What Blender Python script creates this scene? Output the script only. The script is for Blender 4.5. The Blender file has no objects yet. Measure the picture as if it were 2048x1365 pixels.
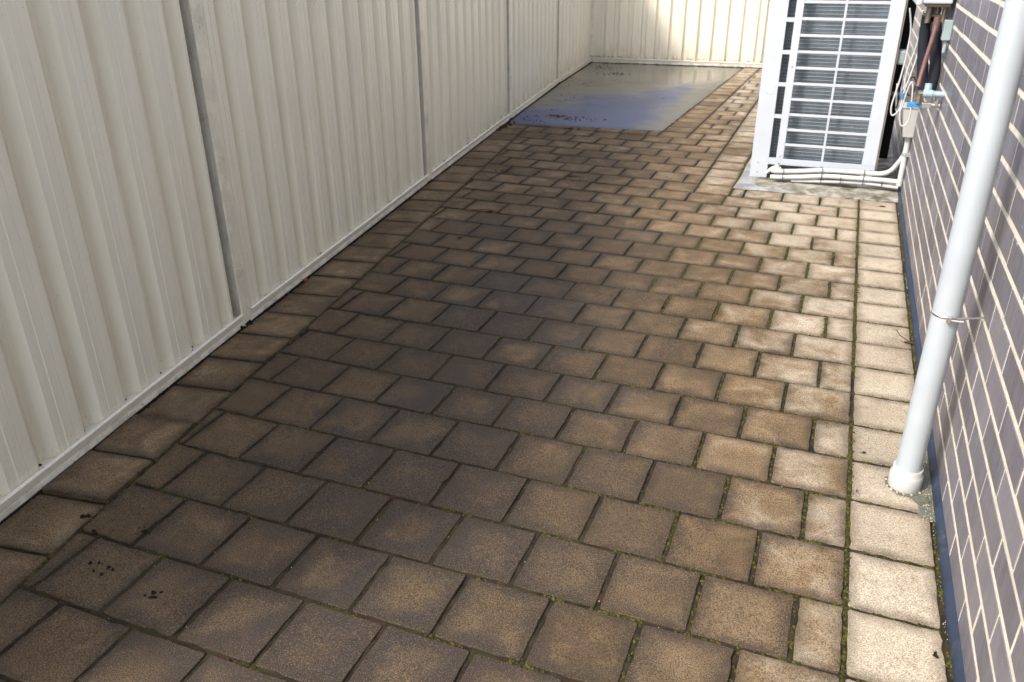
import bpy, bmesh, math, random
from mathutils import Vector, Matrix, Euler
S = 0.225                      # metres per paver pitch: all coordinates below are in paver pitches
rnd = random.Random(7)
sc = bpy.context.scene
C = sc.collection

# ------------------------------------------------------------------ camera, sky, sun, exposure
cam = bpy.data.cameras.new('camera'); camo = bpy.data.objects.new('camera', cam); C.objects.link(camo)
camo.location = (-0.8742*S, -6.4933*S, 6.4622*S)
camo.rotation_euler = Euler((1.1180953, 0.0082297, 0.3731271), 'XYZ')
cam.sensor_width = 36; cam.lens = 36*1631.5/2048
cam.clip_start = 0.05; cam.clip_end = 500
cam.dof.use_dof = True; cam.dof.focus_distance = 2.3; cam.dof.aperture_fstop = 6.3
sc.camera = camo
w = bpy.data.worlds.new('World'); sc.world = w; w.use_nodes = True
nt = w.node_tree; bg = nt.nodes['Background']
sky = nt.nodes.new('ShaderNodeTexSky'); sky.sky_type = 'NISHITA'; sky.sun_disc = False
SUN = Vector((-0.642, -0.83, 1.0)).normalized()
sky.sun_elevation = math.asin(SUN.z); sky.sun_rotation = math.atan2(SUN.x, SUN.y)
sky.air_density = 1.0; sky.dust_density = 2.5; sky.ozone_density = 1.0
hs = nt.nodes.new('ShaderNodeHueSaturation'); hs.inputs['Saturation'].default_value = 0.55
nt.links.new(sky.outputs[0], hs.inputs['Color']); nt.links.new(hs.outputs[0], bg.inputs[0])
bg.inputs[1].default_value = 0.15
sun = bpy.data.lights.new('sun', 'SUN'); sun.energy = 1.5; sun.angle = math.radians(8.0); sun.color = (1, .97, .93)
suno = bpy.data.objects.new('sun', sun); C.objects.link(suno)
suno.rotation_euler = SUN.to_track_quat('Z', 'Y').to_euler()
vs = sc.view_settings; vs.view_transform = 'Standard'; vs.look = 'None'; vs.exposure = 1.62; vs.gamma = 1

# ------------------------------------------------------------------ object helpers
def tag(o, label=None, cat=None, group=None, kind=None):
    if label: o['label'] = label
    if cat: o['category'] = cat
    if group: o['group'] = group
    if kind: o['kind'] = kind
    return o
def empty(name, loc, rz=0):
    o = bpy.data.objects.new(name, None); C.objects.link(o)
    o.location = [c*S for c in loc]; o.rotation_euler = (0, 0, rz); o.empty_display_size = .1
    return o
class MB:
    """collects geometry in paver-pitch coordinates"""
    def __init__(s): s.v = []; s.f = []; s.sm = []; s.uv = []; s.uv2 = []; s.col = []
    def add(s, vs_, fs, smooth=False):
        n = len(s.v); s.v += [tuple(p) for p in vs_]
        for f in fs: s.f.append(tuple(i+n for i in f)); s.sm.append(smooth)
    def box(s, x0, x1, y0, y1, z0, z1, M=None, bev=0.0):
        if bev:
            bm = bmesh.new(); bmesh.ops.create_cube(bm, size=1)
            for v in bm.verts: v.co = Vector(((x0+x1)/2+v.co.x*(x1-x0), (y0+y1)/2+v.co.y*(y1-y0), (z0+z1)/2+v.co.z*(z1-z0)))
            bmesh.ops.bevel(bm, geom=bm.edges[:], offset=bev, segments=2, affect='EDGES', profile=.5)
            bm.verts.index_update()
            vs_ = [v.co.copy() for v in bm.verts]; fs = [[v.index for v in f.verts] for f in bm.faces]; bm.free()
        else:
            vs_ = [Vector(p) for p in ((x0,y0,z0),(x1,y0,z0),(x1,y1,z0),(x0,y1,z0),(x0,y0,z1),(x1,y0,z1),(x1,y1,z1),(x0,y1,z1))]
            fs = [(0,3,2,1),(4,5,6,7),(0,1,5,4),(1,2,6,5),(2,3,7,6),(3,0,4,7)]
        if M: vs_ = [M@v for v in vs_]
        s.add(vs_, fs)
    def tube(s, pts, r, n=12, caps=True, smooth=True):
        pts = [Vector(p) for p in pts]; rings = []; up = Vector((0.3, 0.2, 1)).normalized()
        prev = None
        for i, p in enumerate(pts):
            t = (pts[min(i+1, len(pts)-1)]-pts[max(i-1, 0)]).normalized()
            if prev is None:
                a = t.cross(up);  a = a if a.length > .1 else t.cross(Vector((1, 0, 0)))
                a.normalize()
            else: a = (prev-t*prev.dot(t)).normalized()
            prev = a; b = t.cross(a); rr = r[i] if isinstance(r, (list, tuple)) else r
            rings.append([p+(a*math.cos(2*math.pi*k/n)+b*math.sin(2*math.pi*k/n))*rr for k in range(n)])
        vs_ = [v for g in rings for v in g]; fs = []
        for i in range(len(rings)-1):
            for k in range(n):
                k2 = (k+1) % n; fs.append((i*n+k, i*n+k2, (i+1)*n+k2, (i+1)*n+k))
        s.add(vs_, fs, smooth)
        if caps: s.add(rings[0], [tuple(range(n))[::-1]]); s.add(rings[-1], [tuple(range(n))])
    def lathe(s, prof, cx, cy, n=40, smooth=True):
        vs_ = [(cx+r*math.cos(2*math.pi*k/n), cy+r*math.sin(2*math.pi*k/n), z) for r, z in prof for k in range(n)]
        fs = [(i*n+k, i*n+(k+1) % n, (i+1)*n+(k+1) % n, (i+1)*n+k) for i in range(len(prof)-1) for k in range(n)]
        s.add(vs_, fs, smooth)
    def strip(s, prof, P0, P1, closed=False):
        """sweep a list of (d, z) points from P0 to P1 (2D); d measured along the left-hand... normal toward the yard"""
        P0 = Vector(P0); P1 = Vector(P1); t = (P1-P0).normalized(); n = Vector((t.y, -t.x))
        vs_ = []
        for P in (P0, P1):
            for d, z in prof: q = P+n*d; vs_.append((q.x, q.y, z))
        m = len(prof); rng = range(m if closed else m-1)
        s.add(vs_, [(i, (i+1) % m, m+(i+1) % m, m+i) for i in rng])
        if closed: s.add(vs_[:m], [tuple(range(m))]); s.add(vs_[m:], [tuple(range(m))[::-1]])
    def build(s, name, mat, parent=None, origin=(0, 0, 0), recalc=True):
        me = bpy.data.meshes.new(name)
        o3 = Vector(origin)
        me.from_pydata([tuple((Vector(v)-o3)*S) for v in s.v], [], s.f)
        me.polygons.foreach_set('use_smooth', s.sm)
        if recalc:
            bm = bmesh.new(); bm.from_mesh(me); bmesh.ops.recalc_face_normals(bm, faces=bm.faces[:]); bm.to_mesh(me); bm.free()
        me.materials.append(mat)
        o = bpy.data.objects.new(name, me); C.objects.link(o)
        if parent: o.parent = parent
        else: o.location = o3*S
        return o
def part(name, mb, mat, parent):
    """a part built in world coordinates under an unrotated parent"""
    o3 = parent.location/S
    q = parent
    while q.parent: q = q.parent; o3 = o3+q.location/S
    return mb.build(name, mat, parent, origin=o3)
def smooth_path(pts, k=6):
    pts = [Vector(p) for p in pts]; out = []
    for i in range(len(pts)-1):
        p0 = pts[max(i-1, 0)]; p1 = pts[i]; p2 = pts[i+1]; p3 = pts[min(i+2, len(pts)-1)]
        for j in range(k):
            t = j/k
            out.append(.5*((2*p1)+(p2-p0)*t+(2*p0-5*p1+4*p2-p3)*t*t+(3*p1-p0-3*p2+p3)*t**3))
    return out+[pts[-1]]

# ------------------------------------------------------------------ materials
class NT:
    def __init__(s, name, rough=.6, spec=.5, metal=0):
        s.m = bpy.data.materials.new(name); s.m.use_nodes = True; s.t = s.m.node_tree
        s.b = s.t.nodes['Principled BSDF']; s.b.inputs['Roughness'].default_value = rough
        s.b.inputs['Metallic'].default_value = metal
        s.b.inputs['Specular IOR Level'].default_value = spec
    def n(s, k, **kw):
        q = s.t.nodes.new('ShaderNode'+k)
        for a, v in kw.items(): setattr(q, a, v)
        return q
    def l(s, a, b): s.t.links.new(a, b)
    def obj(s):
        if not hasattr(s, 'tc'): s.tc = s.n('TexCoord')
        return s.tc.outputs['Object']
    def pos(s):
        if not hasattr(s, 'ge'): s.ge = s.n('NewGeometry')
        return s.ge.outputs['Position']
    def noise(s, scale, detail=3, rough=.5, vec=None, dist=0.0):
        q = s.n('TexNoise'); q.inputs['Scale'].default_value = scale; q.inputs['Detail'].default_value = detail
        q.inputs['Roughness'].default_value = rough; q.inputs['Distortion'].default_value = dist
        s.l(vec or s.pos(), q.inputs['Vector']); return q.outputs['Fac']
    def mapv(s, sx, sy, sz):
        q = s.n('Mapping'); q.inputs['Scale'].default_value = (sx, sy, sz); s.l(s.pos(), q.inputs['Vector']); return q.outputs[0]
    def ramp(s, f, a, b, c=0., d=1.):
        q = s.n('MapRange'); q.interpolation_type = 'SMOOTHSTEP'; s.l(f, q.inputs[0])
        for i, v in enumerate((a, b, c, d)): q.inputs[i+1].default_value = v
        return q.outputs[0]
    def math(s, op, a, b=None):
        q = s.n('Math', operation=op)
        for i, v in enumerate((a, b)):
            if v is None: continue
            if isinstance(v, (int, float)): q.inputs[i].default_value = v
            else: s.l(v, q.inputs[i])
        return q.outputs[0]
    def mix(s, f, a, b, mode='MIX'):
        q = s.n('Mix', data_type='RGBA', blend_type=mode)
        for i, v in ((0, f), (6, a), (7, b)):
            if isinstance(v, (int, float)): q.inputs[i].default_value = v
            elif isinstance(v, tuple): q.inputs[i].default_value = (*v, 1)
            else: s.l(v, q.inputs[i])
        return q.outputs[2]
    def col(s, c):
        if isinstance(c, tuple): s.b.inputs['Base Color'].default_value = (*c, 1)
        else: s.l(c, s.b.inputs['Base Color'])
    def bump(s, h, strength, dist=.002):
        q = s.n('Bump'); q.inputs['Strength'].default_value = strength; q.inputs['Distance'].default_value = dist
        s.l(h, q.inputs['Height'])
        if hasattr(s, 'lastb'): s.l(s.lastb, q.inputs['Normal'])
        s.lastb = q.outputs[0]; s.l(s.lastb, s.b.inputs['Normal'])
    def rough(s, r): s.l(r, s.b.inputs['Roughness'])

def simple(name, c, rough=.5, metal=0, var=.12, scale=30, dirt=None, dirt_amt=.0):
    m = NT(name, rough, .08 if rough >= .8 else .5, metal=metal)
    n1 = m.noise(scale, 4, .6)
    base = m.mix(m.ramp(n1, .3, .7), tuple(x*(1-var) for x in c), tuple(min(1, x*(1+var*.6)) for x in c))
    if dirt: base = m.mix(m.math('MULTIPLY', m.ramp(m.noise(scale*.6, 5, .7), .52, .72), dirt_amt), base, dirt)
    m.col(base); m.rough(m.ramp(n1, .2, .8, rough*.85, min(1, rough*1.2)))
    return m.m

def sep(m):
    q = m.n('SeparateXYZ'); m.l(m.pos(), q.inputs[0]); return q.outputs

def paver_mat():
    m = NT('paver_concrete', .85, .22)
    at = m.n('VertexColor'); at.layer_name = 'tone'
    sc_ = m.n('SeparateColor'); m.l(at.outputs[0], sc_.inputs[0]); R, G, B = sc_.outputs
    uva = m.n('UVMap'); uva.uv_map = 'edge_a'; uvb = m.n('UVMap'); uvb.uv_map = 'edge_b'
    sa = m.n('SeparateXYZ'); m.l(uva.outputs[0], sa.inputs[0]); sb = m.n('SeparateXYZ'); m.l(uvb.outputs[0], sb.inputs[0])
    e = m.math('MINIMUM', m.math('MINIMUM', sa.outputs[0], sa.outputs[1]), m.math('MINIMUM', sb.outputs[0], sb.outputs[1]))
    xyz = sep(m)
    blot = m.noise(7.0, 4, .6, dist=.6); blot2 = m.noise(16, 4, .65); big = m.noise(1.6, 3, .5); fine = m.noise(240, 4, .85); grit = m.noise(480, 2, .8)
    # clean cream (B = how clean this paver is, darkened near left for shade) to worn tan brown
    clean = m.ramp(m.math('ADD', B, m.math('MULTIPLY', m.math('SUBTRACT', blot, .5), 1.0)), .36, .86)
    mid = m.ramp(m.math('ADD', B, m.math('MULTIPLY', m.math('SUBTRACT', blot, .5), .9)), .06, .46)
    tan = m.mix(mid, m.mix(R, (.070, .045, .022), (.114, .074, .037)), m.mix(R, (.225, .146, .070), (.295, .200, .108)))
    tan = m.mix(m.math('MULTIPLY', G, .35), tan, (.105, .078, .052))
    cream = m.mix(R, (.43, .365, .265), (.53, .465, .36))
    c = m.mix(clean, tan, cream)
    # ochre blotches
    c = m.mix(m.math('MULTIPLY', m.ramp(blot2, .52, .70), .50), c, (.19, .118, .055))
    # charcoal pigment flushes through the concrete, whole pavers and streaks of them (G drives it)
    # soot and mould film lying in a long band down the middle of the path, crossing the joints
    d = m.math('ADD', m.math('MULTIPLY', xyz[0], 1/S), m.math('ADD', m.math('MULTIPLY', xyz[1], .20/S), 4.9))
    d = m.math('ADD', d, m.math('MULTIPLY', m.math('SUBTRACT', m.noise(1.5, 3, .6), .5), 3.5))
    band = m.math('MULTIPLY', m.ramp(m.math('ABSOLUTE', d), .3, 3.4, 1, 0), m.ramp(xyz[1], 1.8, 3.6, 1, .25))
    q_ = m.math('ADD', m.math('MULTIPLY', band, .44), m.math('MULTIPLY', G, .36))
    q_ = m.math('ADD', q_, m.math('MULTIPLY', m.math('SUBTRACT', m.noise(6.0, 4, .6), .5), 1.15))
    wide = m.math('ADD', e, m.math('MULTIPLY', m.math('SUBTRACT', m.noise(11, 3, .6), .5), .10))
    q_ = m.math('ADD', q_, m.ramp(wide, -.01, .075, .42, 0))
    ch = m.ramp(q_, .30, .90)
    c = m.mix(m.math('MULTIPLY', ch, m.ramp(B, .35, .75, .88, .35)), c, (.025, .023, .025))
    # grime creeping in from the joints
    en = m.math('ADD', e, m.math('MULTIPLY', m.math('SUBTRACT', m.noise(16, 5, .7), .5), .06))
    g = m.ramp(en, -.004, .040, 1, 0)
    g2 = m.math('MULTIPLY', m.ramp(en, -.004, .006, 1, 0), .6)
    c = m.mix(m.math('MULTIPLY', g, .66), c, (.040, .027, .015))
    c = m.mix(g2, c, (.026, .021, .014))
    # mould film patches
    c = m.mix(m.math('MULTIPLY', m.ramp(big, .42, .66), .42), c, (.052, .040, .029))
    # sand grain
    c = m.mix(m.ramp(fine, .40, .56, .85, 0), c, m.mix(clean, (.022, .016, .011), (.17, .12, .075)))
    c = m.mix(m.ramp(grit, .54, .68, 0, .55), c, m.mix(clean, (.32, .22, .13), (.70, .62, .50)))
    m.col(c)
    m.bump(fine, .65, .0016); m.bump(grit, .5, .0007); m.bump(m.noise(60, 4, .6), .35, .003)
    m.rough(m.ramp(big, .35, .65, .72, .92))
    return m.m
def joint_mat():
    m = NT('joint_soil_and_moss', .95, .2)
    a = m.noise(18, 5, .7); b = m.noise(5, 4, .6); f = m.noise(500, 3, .8)
    c = m.mix(m.ramp(a, .35, .65), (.014, .011, .007), (.040, .029, .016))
    c = m.mix(m.math('MULTIPLY', m.ramp(b, .50, .66), .8), c, (.038, .036, .010))
    c = m.mix(m.math('MULTIPLY', m.ramp(m.noise(11, 3, .6), .60, .72), .8), c, (.075, .025, .012))
    c = m.mix(m.ramp(f, .64, .74, 0, .6), c, (.25, .21, .15))
    m.col(c); m.bump(f, .9, .003); m.bump(a, .8, .01); return m.m
def gravel_mat():
    m = NT('wall_edge_grit', .95, .2)
    f = m.noise(380, 3, .8); b = m.noise(9, 4, .6)
    c = m.mix(m.ramp(f, .35, .65), (.05, .048, .035), (.26, .25, .20))
    c = m.mix(m.math('MULTIPLY', m.ramp(b, .45, .6), .6), c, (.07, .075, .03))
    m.col(c); m.bump(f, 1, .004); return m.m
def moss_mat():
    m = NT('moss', .95, .15); a = m.noise(60, 4, .7)
    c = m.mix(m.ramp(a, .35, .65), (.020, .019, .006), (.070, .064, .012))
    c = m.mix(m.ramp(m.noise(9, 3), .55, .7, 0, .75), c, (.075, .035, .014))
    m.col(c); return m.m
def fence_mat():
    m = NT('cream_coated_steel', .38, .5)
    xyz = sep(m)
    st = m.noise(1, 4, .6, vec=m.mapv(22, 22, .9)); bl = m.noise(2.2, 4, .6); sp = m.noise(70, 4, .7)
    c = m.mix(m.ramp(st, .3, .7), (.71, .65, .52), (.76, .705, .575))
    c = m.mix(m.math('MULTIPLY', m.ramp(bl, .45, .75), .35), c, (.64, .59, .48))
    # splashed dirt close to the ground
    far = m.ramp(xyz[1], 3.2, 5.6, .22, 1)
    low = m.math('MULTIPLY', far, m.ramp(xyz[2], .0, .34, 1, 0))
    c = m.mix(m.math('MULTIPLY', low, m.ramp(m.noise(1, 4, .7, vec=m.mapv(40, 40, 7)), .40, .70, .10, .60)), c, (.33, .27, .17))
    vlow = m.math('MULTIPLY', far, m.ramp(xyz[2], .035, .15, 1, 0))
    c = m.mix(m.math('MULTIPLY', vlow, m.ramp(sp, .56, .64)), c, (.045, .04, .028))
    c = m.mix(m.ramp(m.noise(150, 2, .5), .73, .76, 0, .6), c, (.2, .16, .1))
    m.col(c); m.rough(m.ramp(bl, .3, .7, .30, .48)); m.bump(m.noise(5, 3, .5), .35, .004); return m.m
def rail_mat():
    m = NT('cream_rail_steel', .35, .5); xyz = sep(m)
    sp = m.noise(90, 5, .75); a = m.noise(14, 4, .6)
    c = m.mix(m.ramp(a, .35, .65), (.70, .645, .535), (.75, .70, .60))
    low = m.ramp(xyz[2], .0, .055, 1, 0)
    c = m.mix(m.math('MULTIPLY', low, m.ramp(a, .40, .6, .15, .7)), c, (.28, .22, .15))
    c = m.mix(m.math('MULTIPLY', m.ramp(sp, .60, .68), .75), c, (.07, .055, .04))
    m.col(c); return m.m
def brick_mat():
    m = NT('dark_mauve_brick', .42, .5)
    at = m.n('VertexColor'); at.layer_name = 'tone'; q = m.n('SeparateColor'); m.l(at.outputs[0], q.inputs[0])
    st = m.noise(1, 4, .6, vec=m.mapv(60, 60, 5)); bl = m.noise(7, 4, .6); fi = m.noise(260, 3, .7)
    c = m.mix(q.outputs[0], (.082, .078, .094), (.168, .158, .178))
    c = m.mix(m.math('MULTIPLY', q.outputs[1], .5), c, (.118, .098, .110))
    c = m.mix(m.ramp(st, .40, .72, 0, .35), c, (.20, .185, .205))
    c = m.mix(m.ramp(bl, .5, .72, 0, .30), c, (.085, .07, .078))
    c = m.mix(m.ramp(fi, .66, .76, 0, .45), c, (.33, .30, .31))
    c = m.mix(m.ramp(m.noise(1, 3, .7, vec=m.mapv(30, 5, 9)), .70, .74, 0, .5), c, (.45, .42, .40))
    m.col(c); m.rough(m.ramp(bl, .3, .7, .34, .55)); m.bump(fi, .5, .001); m.bump(m.noise(45, 4, .65), .5, .003); return m.m
def mortar_mat():
    m = NT('cream_mortar', .9, .2); f = m.noise(300, 3, .7); b = m.noise(12, 4, .6)
    c = m.mix(m.ramp(b, .3, .7), (.50, .45, .35), (.62, .575, .47))
    c = m.mix(m.ramp(f, .25, .5, .5, 0), c, (.38, .32, .22))
    m.col(c); m.bump(f, .6, .002); return m.m
def slab_mat():
    m = NT('wet_concrete', .5, .4); xyz = sep(m)
    b = m.noise(1.3, 4, .55, dist=.4); f = m.noise(300, 3, .7); sp = m.noise(16, 5, .7); s2 = m.noise(4, 5, .6)
    X, Y = xyz[0], xyz[1]
    c = m.mix(m.ramp(s2, .3, .7), (.095, .088, .064), (.145, .132, .10))
    # sky sheen of the wet slab painted in as blue grey: a band crossing the slab from the front left to the back right
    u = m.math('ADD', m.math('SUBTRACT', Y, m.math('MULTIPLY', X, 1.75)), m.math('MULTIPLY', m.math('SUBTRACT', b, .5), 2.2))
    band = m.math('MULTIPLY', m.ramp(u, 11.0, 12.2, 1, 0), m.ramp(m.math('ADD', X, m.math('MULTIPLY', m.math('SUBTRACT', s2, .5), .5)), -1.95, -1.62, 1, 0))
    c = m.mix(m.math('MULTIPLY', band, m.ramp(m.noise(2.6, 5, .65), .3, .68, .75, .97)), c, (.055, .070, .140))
    c = m.mix(m.ramp(sp, .62, .70, 0, .35), c, (.06, .05, .045))
    m.col(c)
    wet = m.ramp(m.math('ADD', u, m.math('MULTIPLY', m.math('SUBTRACT', s2, .5), 1.5)), 10.5, 12.0)
    edge = m.ramp(m.math('ADD', X, m.math('MULTIPLY', m.math('SUBTRACT', s2, .5), .6)), -1.72, -1.5)
    r = m.math('ADD', m.math('MULTIPLY', wet, -.20), .52)
    r = m.math('ADD', r, m.math('MULTIPLY', edge, .12)); r = m.math('ADD', r, m.math('MULTIPLY', m.ramp(Y, 7.6, 8.8), -.14)); m.rough(r)
    m.bump(f, .2, .001); m.bump(m.noise(9, 4, .6), .12, .004)
    return m.m
def pad_mat():
    m = NT('mouldy_concrete', .85, .3)
    a = m.noise(9, 5, .65); f = m.noise(300, 3, .7)
    c = m.mix(m.ramp(a, .35, .62), (.13, .12, .09), (.36, .33, .28))
    c = m.mix(m.ramp(m.noise(5, 4, .6), .50, .66, 0, .75), c, (.055, .052, .022))
    c = m.mix(m.ramp(f, .3, .5, .4, 0), c, (.08, .07, .05))
    m.col(c); m.bump(f, .6, .002); m.bump(a, .5, .01); return m.m
def coil_mat():
    m = NT('aluminium_fins', .38, .5, metal=.55); xyz = sep(m)
    fin = m.math('SINE', m.math('MULTIPLY', xyz[0], 2600))
    n1 = m.noise(8, 4, .6)
    c = m.mix(m.ramp(n1, .3, .7), (.125, .15, .17), (.18, .21, .235))
    c = m.mix(m.ramp(m.noise(40, 4, .7), .62, .72, 0, .5), c, (.36, .34, .32))
    m.col(c); m.bump(fin, .25, .0008); return m.m

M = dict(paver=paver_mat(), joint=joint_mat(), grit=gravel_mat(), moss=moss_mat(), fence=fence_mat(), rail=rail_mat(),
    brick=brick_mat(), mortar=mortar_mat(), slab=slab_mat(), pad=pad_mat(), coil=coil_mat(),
    post_shade=simple('post_shade_grey', (.42, .40, .34), .5, scale=12, dirt=(.10, .08, .05), dirt_amt=.4),
    post=simple('cream_post_steel', (.70, .64, .51), .38, dirt=(.10, .08, .05), dirt_amt=.25, scale=14),
    earth=simple('soil', (.05, .04, .03), .95),
    damp=simple('dark_blue_membrane', (.013, .022, .042), .6, var=.25, scale=16, dirt=(.20, .19, .16), dirt_amt=.25),
    pipe=simple('pale_grey_painted_plastic', (.35, .375, .39), .40, var=.05, scale=5, dirt=(.36, .33, .28), dirt_amt=.18),
    socket=simple('white_plastic', (.41, .405, .39), .30, var=.04, scale=12, dirt=(.4, .36, .28), dirt_amt=.2),
    casing=simple('white_enamelled_steel', (.435, .46, .495), .35, var=.03, scale=6, dirt=(.45, .42, .36), dirt_amt=.12),
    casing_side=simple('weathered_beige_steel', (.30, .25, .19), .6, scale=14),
    black=simple('black_foam', (.018, .019, .024), .8),
    dark=simple('dark_grey_metal', (.06, .065, .07), .5),
    hose=simple('white_flexible_plastic', (.47, .47, .46), .4, var=.05, scale=20, dirt=(.3, .26, .2), dirt_amt=.3),
    tie=simple('black_plastic', (.015, .015, .016), .4),
    chrome=simple('brushed_metal', (.62, .60, .57), .28, metal=.9, scale=30),
    brass=simple('dull_brass', (.22, .18, .14), .45, metal=.6, scale=50),
    copper=simple('weathered_copper', (.16, .085, .08), .5, metal=.35, scale=40),
    bluepipe=simple('pale_blue_plastic', (.27, .36, .42), .4, scale=30),
    bluetag=simple('bright_blue_plastic', (.03, .20, .42), .35, var=.05),
    greybox=simple('grey_green_plastic', (.24, .29, .29), .4, scale=20),
    leaf=simple('dead_leaf', (.055, .030, .018), .8, var=.4, scale=60),
    crumb=simple('dark_soil_crumb', (.016, .012, .009), .95, var=.4, scale=80),
    twig=simple('twig_bark', (.09, .05, .03), .9, var=.3, scale=60),
    pebble=simple('pale_pebble', (.30, .27, .20), .6, var=.3, scale=60),
    rust=simple('red_plastic_scrap', (.22, .03, .02), .5))

# ------------------------------------------------------------------ the ground
def lerp_tab(tab, y):
    if y <= tab[0][0]:
        (a, b), (c, d) = tab[0], tab[1]
    elif y >= tab[-1][0]:
        (a, b), (c, d) = tab[-2], tab[-1]
    else:
        for i in range(len(tab)-1):
            if tab[i][0] <= y <= tab[i+1][0]: (a, b), (c, d) = tab[i], tab[i+1]; break
    return b+(d-b)*(y-a)/(c-a)
BORDER = [(-1.96, -8.68), (-.96, -8.84), (.04, -8.97), (1.08, -9.11), (3.01, -9.36), (5.02, -9.61), (6.95, -9.85), (8.98, -10.14), (11.96, -10.53), (14.98, -10.95), (17.8, -11.33), (19.91, -11.64), (23.99, -12.22)]
FOOT = [(-5.6, -9.23), (4.65, -10.74), (15.16, -12.13), (25.12, -13.40), (34.8, -14.56), (43.45, -15.36)]
xb = lambda y: lerp_tab(BORDER, y)
xf = lambda y: lerp_tab(FOOT, y)
VV = [.021, 1.011, 2.015, 3.046, 4.016, 4.994, 5.99, 7.002, 7.986, 8.98, 9.942, 10.89, 11.898, 12.833, 13.776, 14.712, 15.72, 16.648]
rows = {i: v for i, v in enumerate(VV)}
for i in range(-6, 0): rows[i] = .021+i*.99
for i in range(18, 46): rows[i] = 16.648+(i-17)*1.0
def vy(i, x):                       # course line i at x: far courses fan slightly
    v = rows[i]; return v+max(0, min(v, 24)-6)*.0026*(-x)
g = MB(); g.box(-220, 220, -220, 300, -.30, -.26)
gr = g.build('ground', M['earth'], origin=(0, 0, -.28)); tag(gr, kind='structure')

class Pav(MB):
    def paver(s, poly, gap=.025, z=0., tilt=(0, 0), tone=(.5, .5, .5), rg=None):
        """poly: ccw corner list; builds a worn concrete unit with a rounded arris and rough edges"""
        r = rg or rnd; n = len(poly); P = [Vector(p).to_2d() for p in poly]
        cen = sum(P, Vector((0, 0)))/n
        Q = []
        for i in range(n):             # inset by the gap
            a, b, c = P[i-1], P[i], P[(i+1) % n]
            d1 = (b-a).normalized(); d2 = (c-b).normalized(); n1 = Vector((-d1.y, d1.x)); n2 = Vector((-d2.y, d2.x))
            k = n1+n2
            if k.length < 1e-4: k = n1
            k = k/max(.35, k.dot(n1))
            Q.append(b+k*gap)
        area = sum(Q[i].x*Q[(i+1) % n].y-Q[(i+1) % n].x*Q[i].y for i in range(n))/2
        if area < .02: return
        ring = []
        for i in range(n):
            a, b = Q[i], Q[(i+1) % n]; L = (b-a).length
            if L < .02: continue
            k = max(2, int(L/.11)); d = (b-a)/L; nn = Vector((-d.y, d.x)); c0 = min(.022, L*.3)
            for j in range(k+1):
                t = (c0+(L-2*c0)*j/k)/L
                off = r.uniform(-.004, .007)
                if r.random() < .05: off += r.uniform(.008, .022)
                ring.append(a+(b-a)*t+nn*off)
        m = len(ring); c3 = sum(ring, Vector((0, 0)))/m
        def zz(p, h): return z+h+(p.x-cen.x)*tilt[0]+(p.y-cen.y)*tilt[1]
        base = len(s.v); rr = []
        for ins, h in ((0, -.10), (0, -.013), (.004, -.004), (.012, .0)):
            for p in ring:
                d = (c3-p); q = p+d.normalized()*min(ins, d.length*.4); s.v.append((q.x, q.y, zz(q, h)))
        s.v.append((c3.x, c3.y, zz(c3, .0)))
        for k in range(3):
            for i in range(m):
                i2 = (i+1) % m; s.f.append((base+k*m+i, base+k*m+i2, base+(k+1)*m+i2, base+(k+1)*m+i)); s.sm.append(k > 0)
        for i in range(m): s.f.append((base+3*m+i, base+3*m+(i+1) % m, base+4*m)); s.sm.append(False)
        # edge distances for the grime (bounding frame of the cut unit)
        ex = (Q[1]-Q[0]).normalized(); ey = Vector((-ex.y, ex.x))
        us = [(q-Q[0]).dot(ex) for q in Q]; ws = [(q-Q[0]).dot(ey) for q in Q]
        for f in s.f[len(s.uv):] if False else s.f[-(4*m):]:
            for vi in f:
                p = Vector(s.v[vi][:2]); u = (p-Q[0]).dot(ex); v_ = (p-Q[0]).dot(ey)
                s.uv.append(((u-min(us))*S, (v_-min(ws))*S)); s.uv2.append(((max(us)-u)*S, (max(ws)-v_)*S)); s.col.append((*tone, 1))
    def build(s, name, mat, parent=None, origin=(0, 0, 0)):
        o = MB.build(s, name, mat, parent, origin, recalc=False); me = o.data
        a = me.uv_layers.new(name='edge_a'); b = me.uv_layers.new(name='edge_b')
        a.data.foreach_set('uv', [c for p in s.uv for c in p]); b.data.foreach_set('uv', [c for p in s.uv2 for c in p])
        c = me.color_attributes.new('tone', 'FLOAT_COLOR', 'CORNER'); c.data.foreach_set('color', [k for p in s.col for k in p])
        return o
pv = Pav()
BOND_JOINTS = []      # (p0, p1, moss amount) used for moss and grit
def dirtband(x, y):   # where the charcoal-flecked batch was laid thickest
    u = x+.30*y*.25
    return math.exp(-((x+5.0+.16*y)/2.8)**2)
def add_paver(poly, kind='field', **kw):
    cx = sum(p[0] for p in poly)/len(poly); cy = sum(p[1] for p in poly)/len(poly)
    r = rnd.random()
    if kind == 'wall': B = .92+rnd.uniform(-.14, .10); G = rnd.random()*.22
    elif kind == 'left': B = .2+rnd.uniform(-.1, .1); G = rnd.random()*.35
    else:
        B = .10+.50*max(0, min(1, (cx+3.6+.16*cy)/4.2))**1.5+rnd.uniform(-.09, .11); G = rnd.random()*.6+(.3 if rnd.random() < .06 else 0)
        if cy < 5: G += .07; B -= .10*min(1, max(0, -cx-1))  # near left toned darker, extends the soft fence shade in colour
        if cy > 13: G *= .72; B += .10
    pv.paver(poly, tone=(r, min(1, max(0, G)), min(1, max(0, B))), z=rnd.uniform(-.010, .008), tilt=(rnd.uniform(-.008, .008), rnd.uniform(-.008, .008)), **kw)
YF = 24.62                             # front edge of the slab
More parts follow.
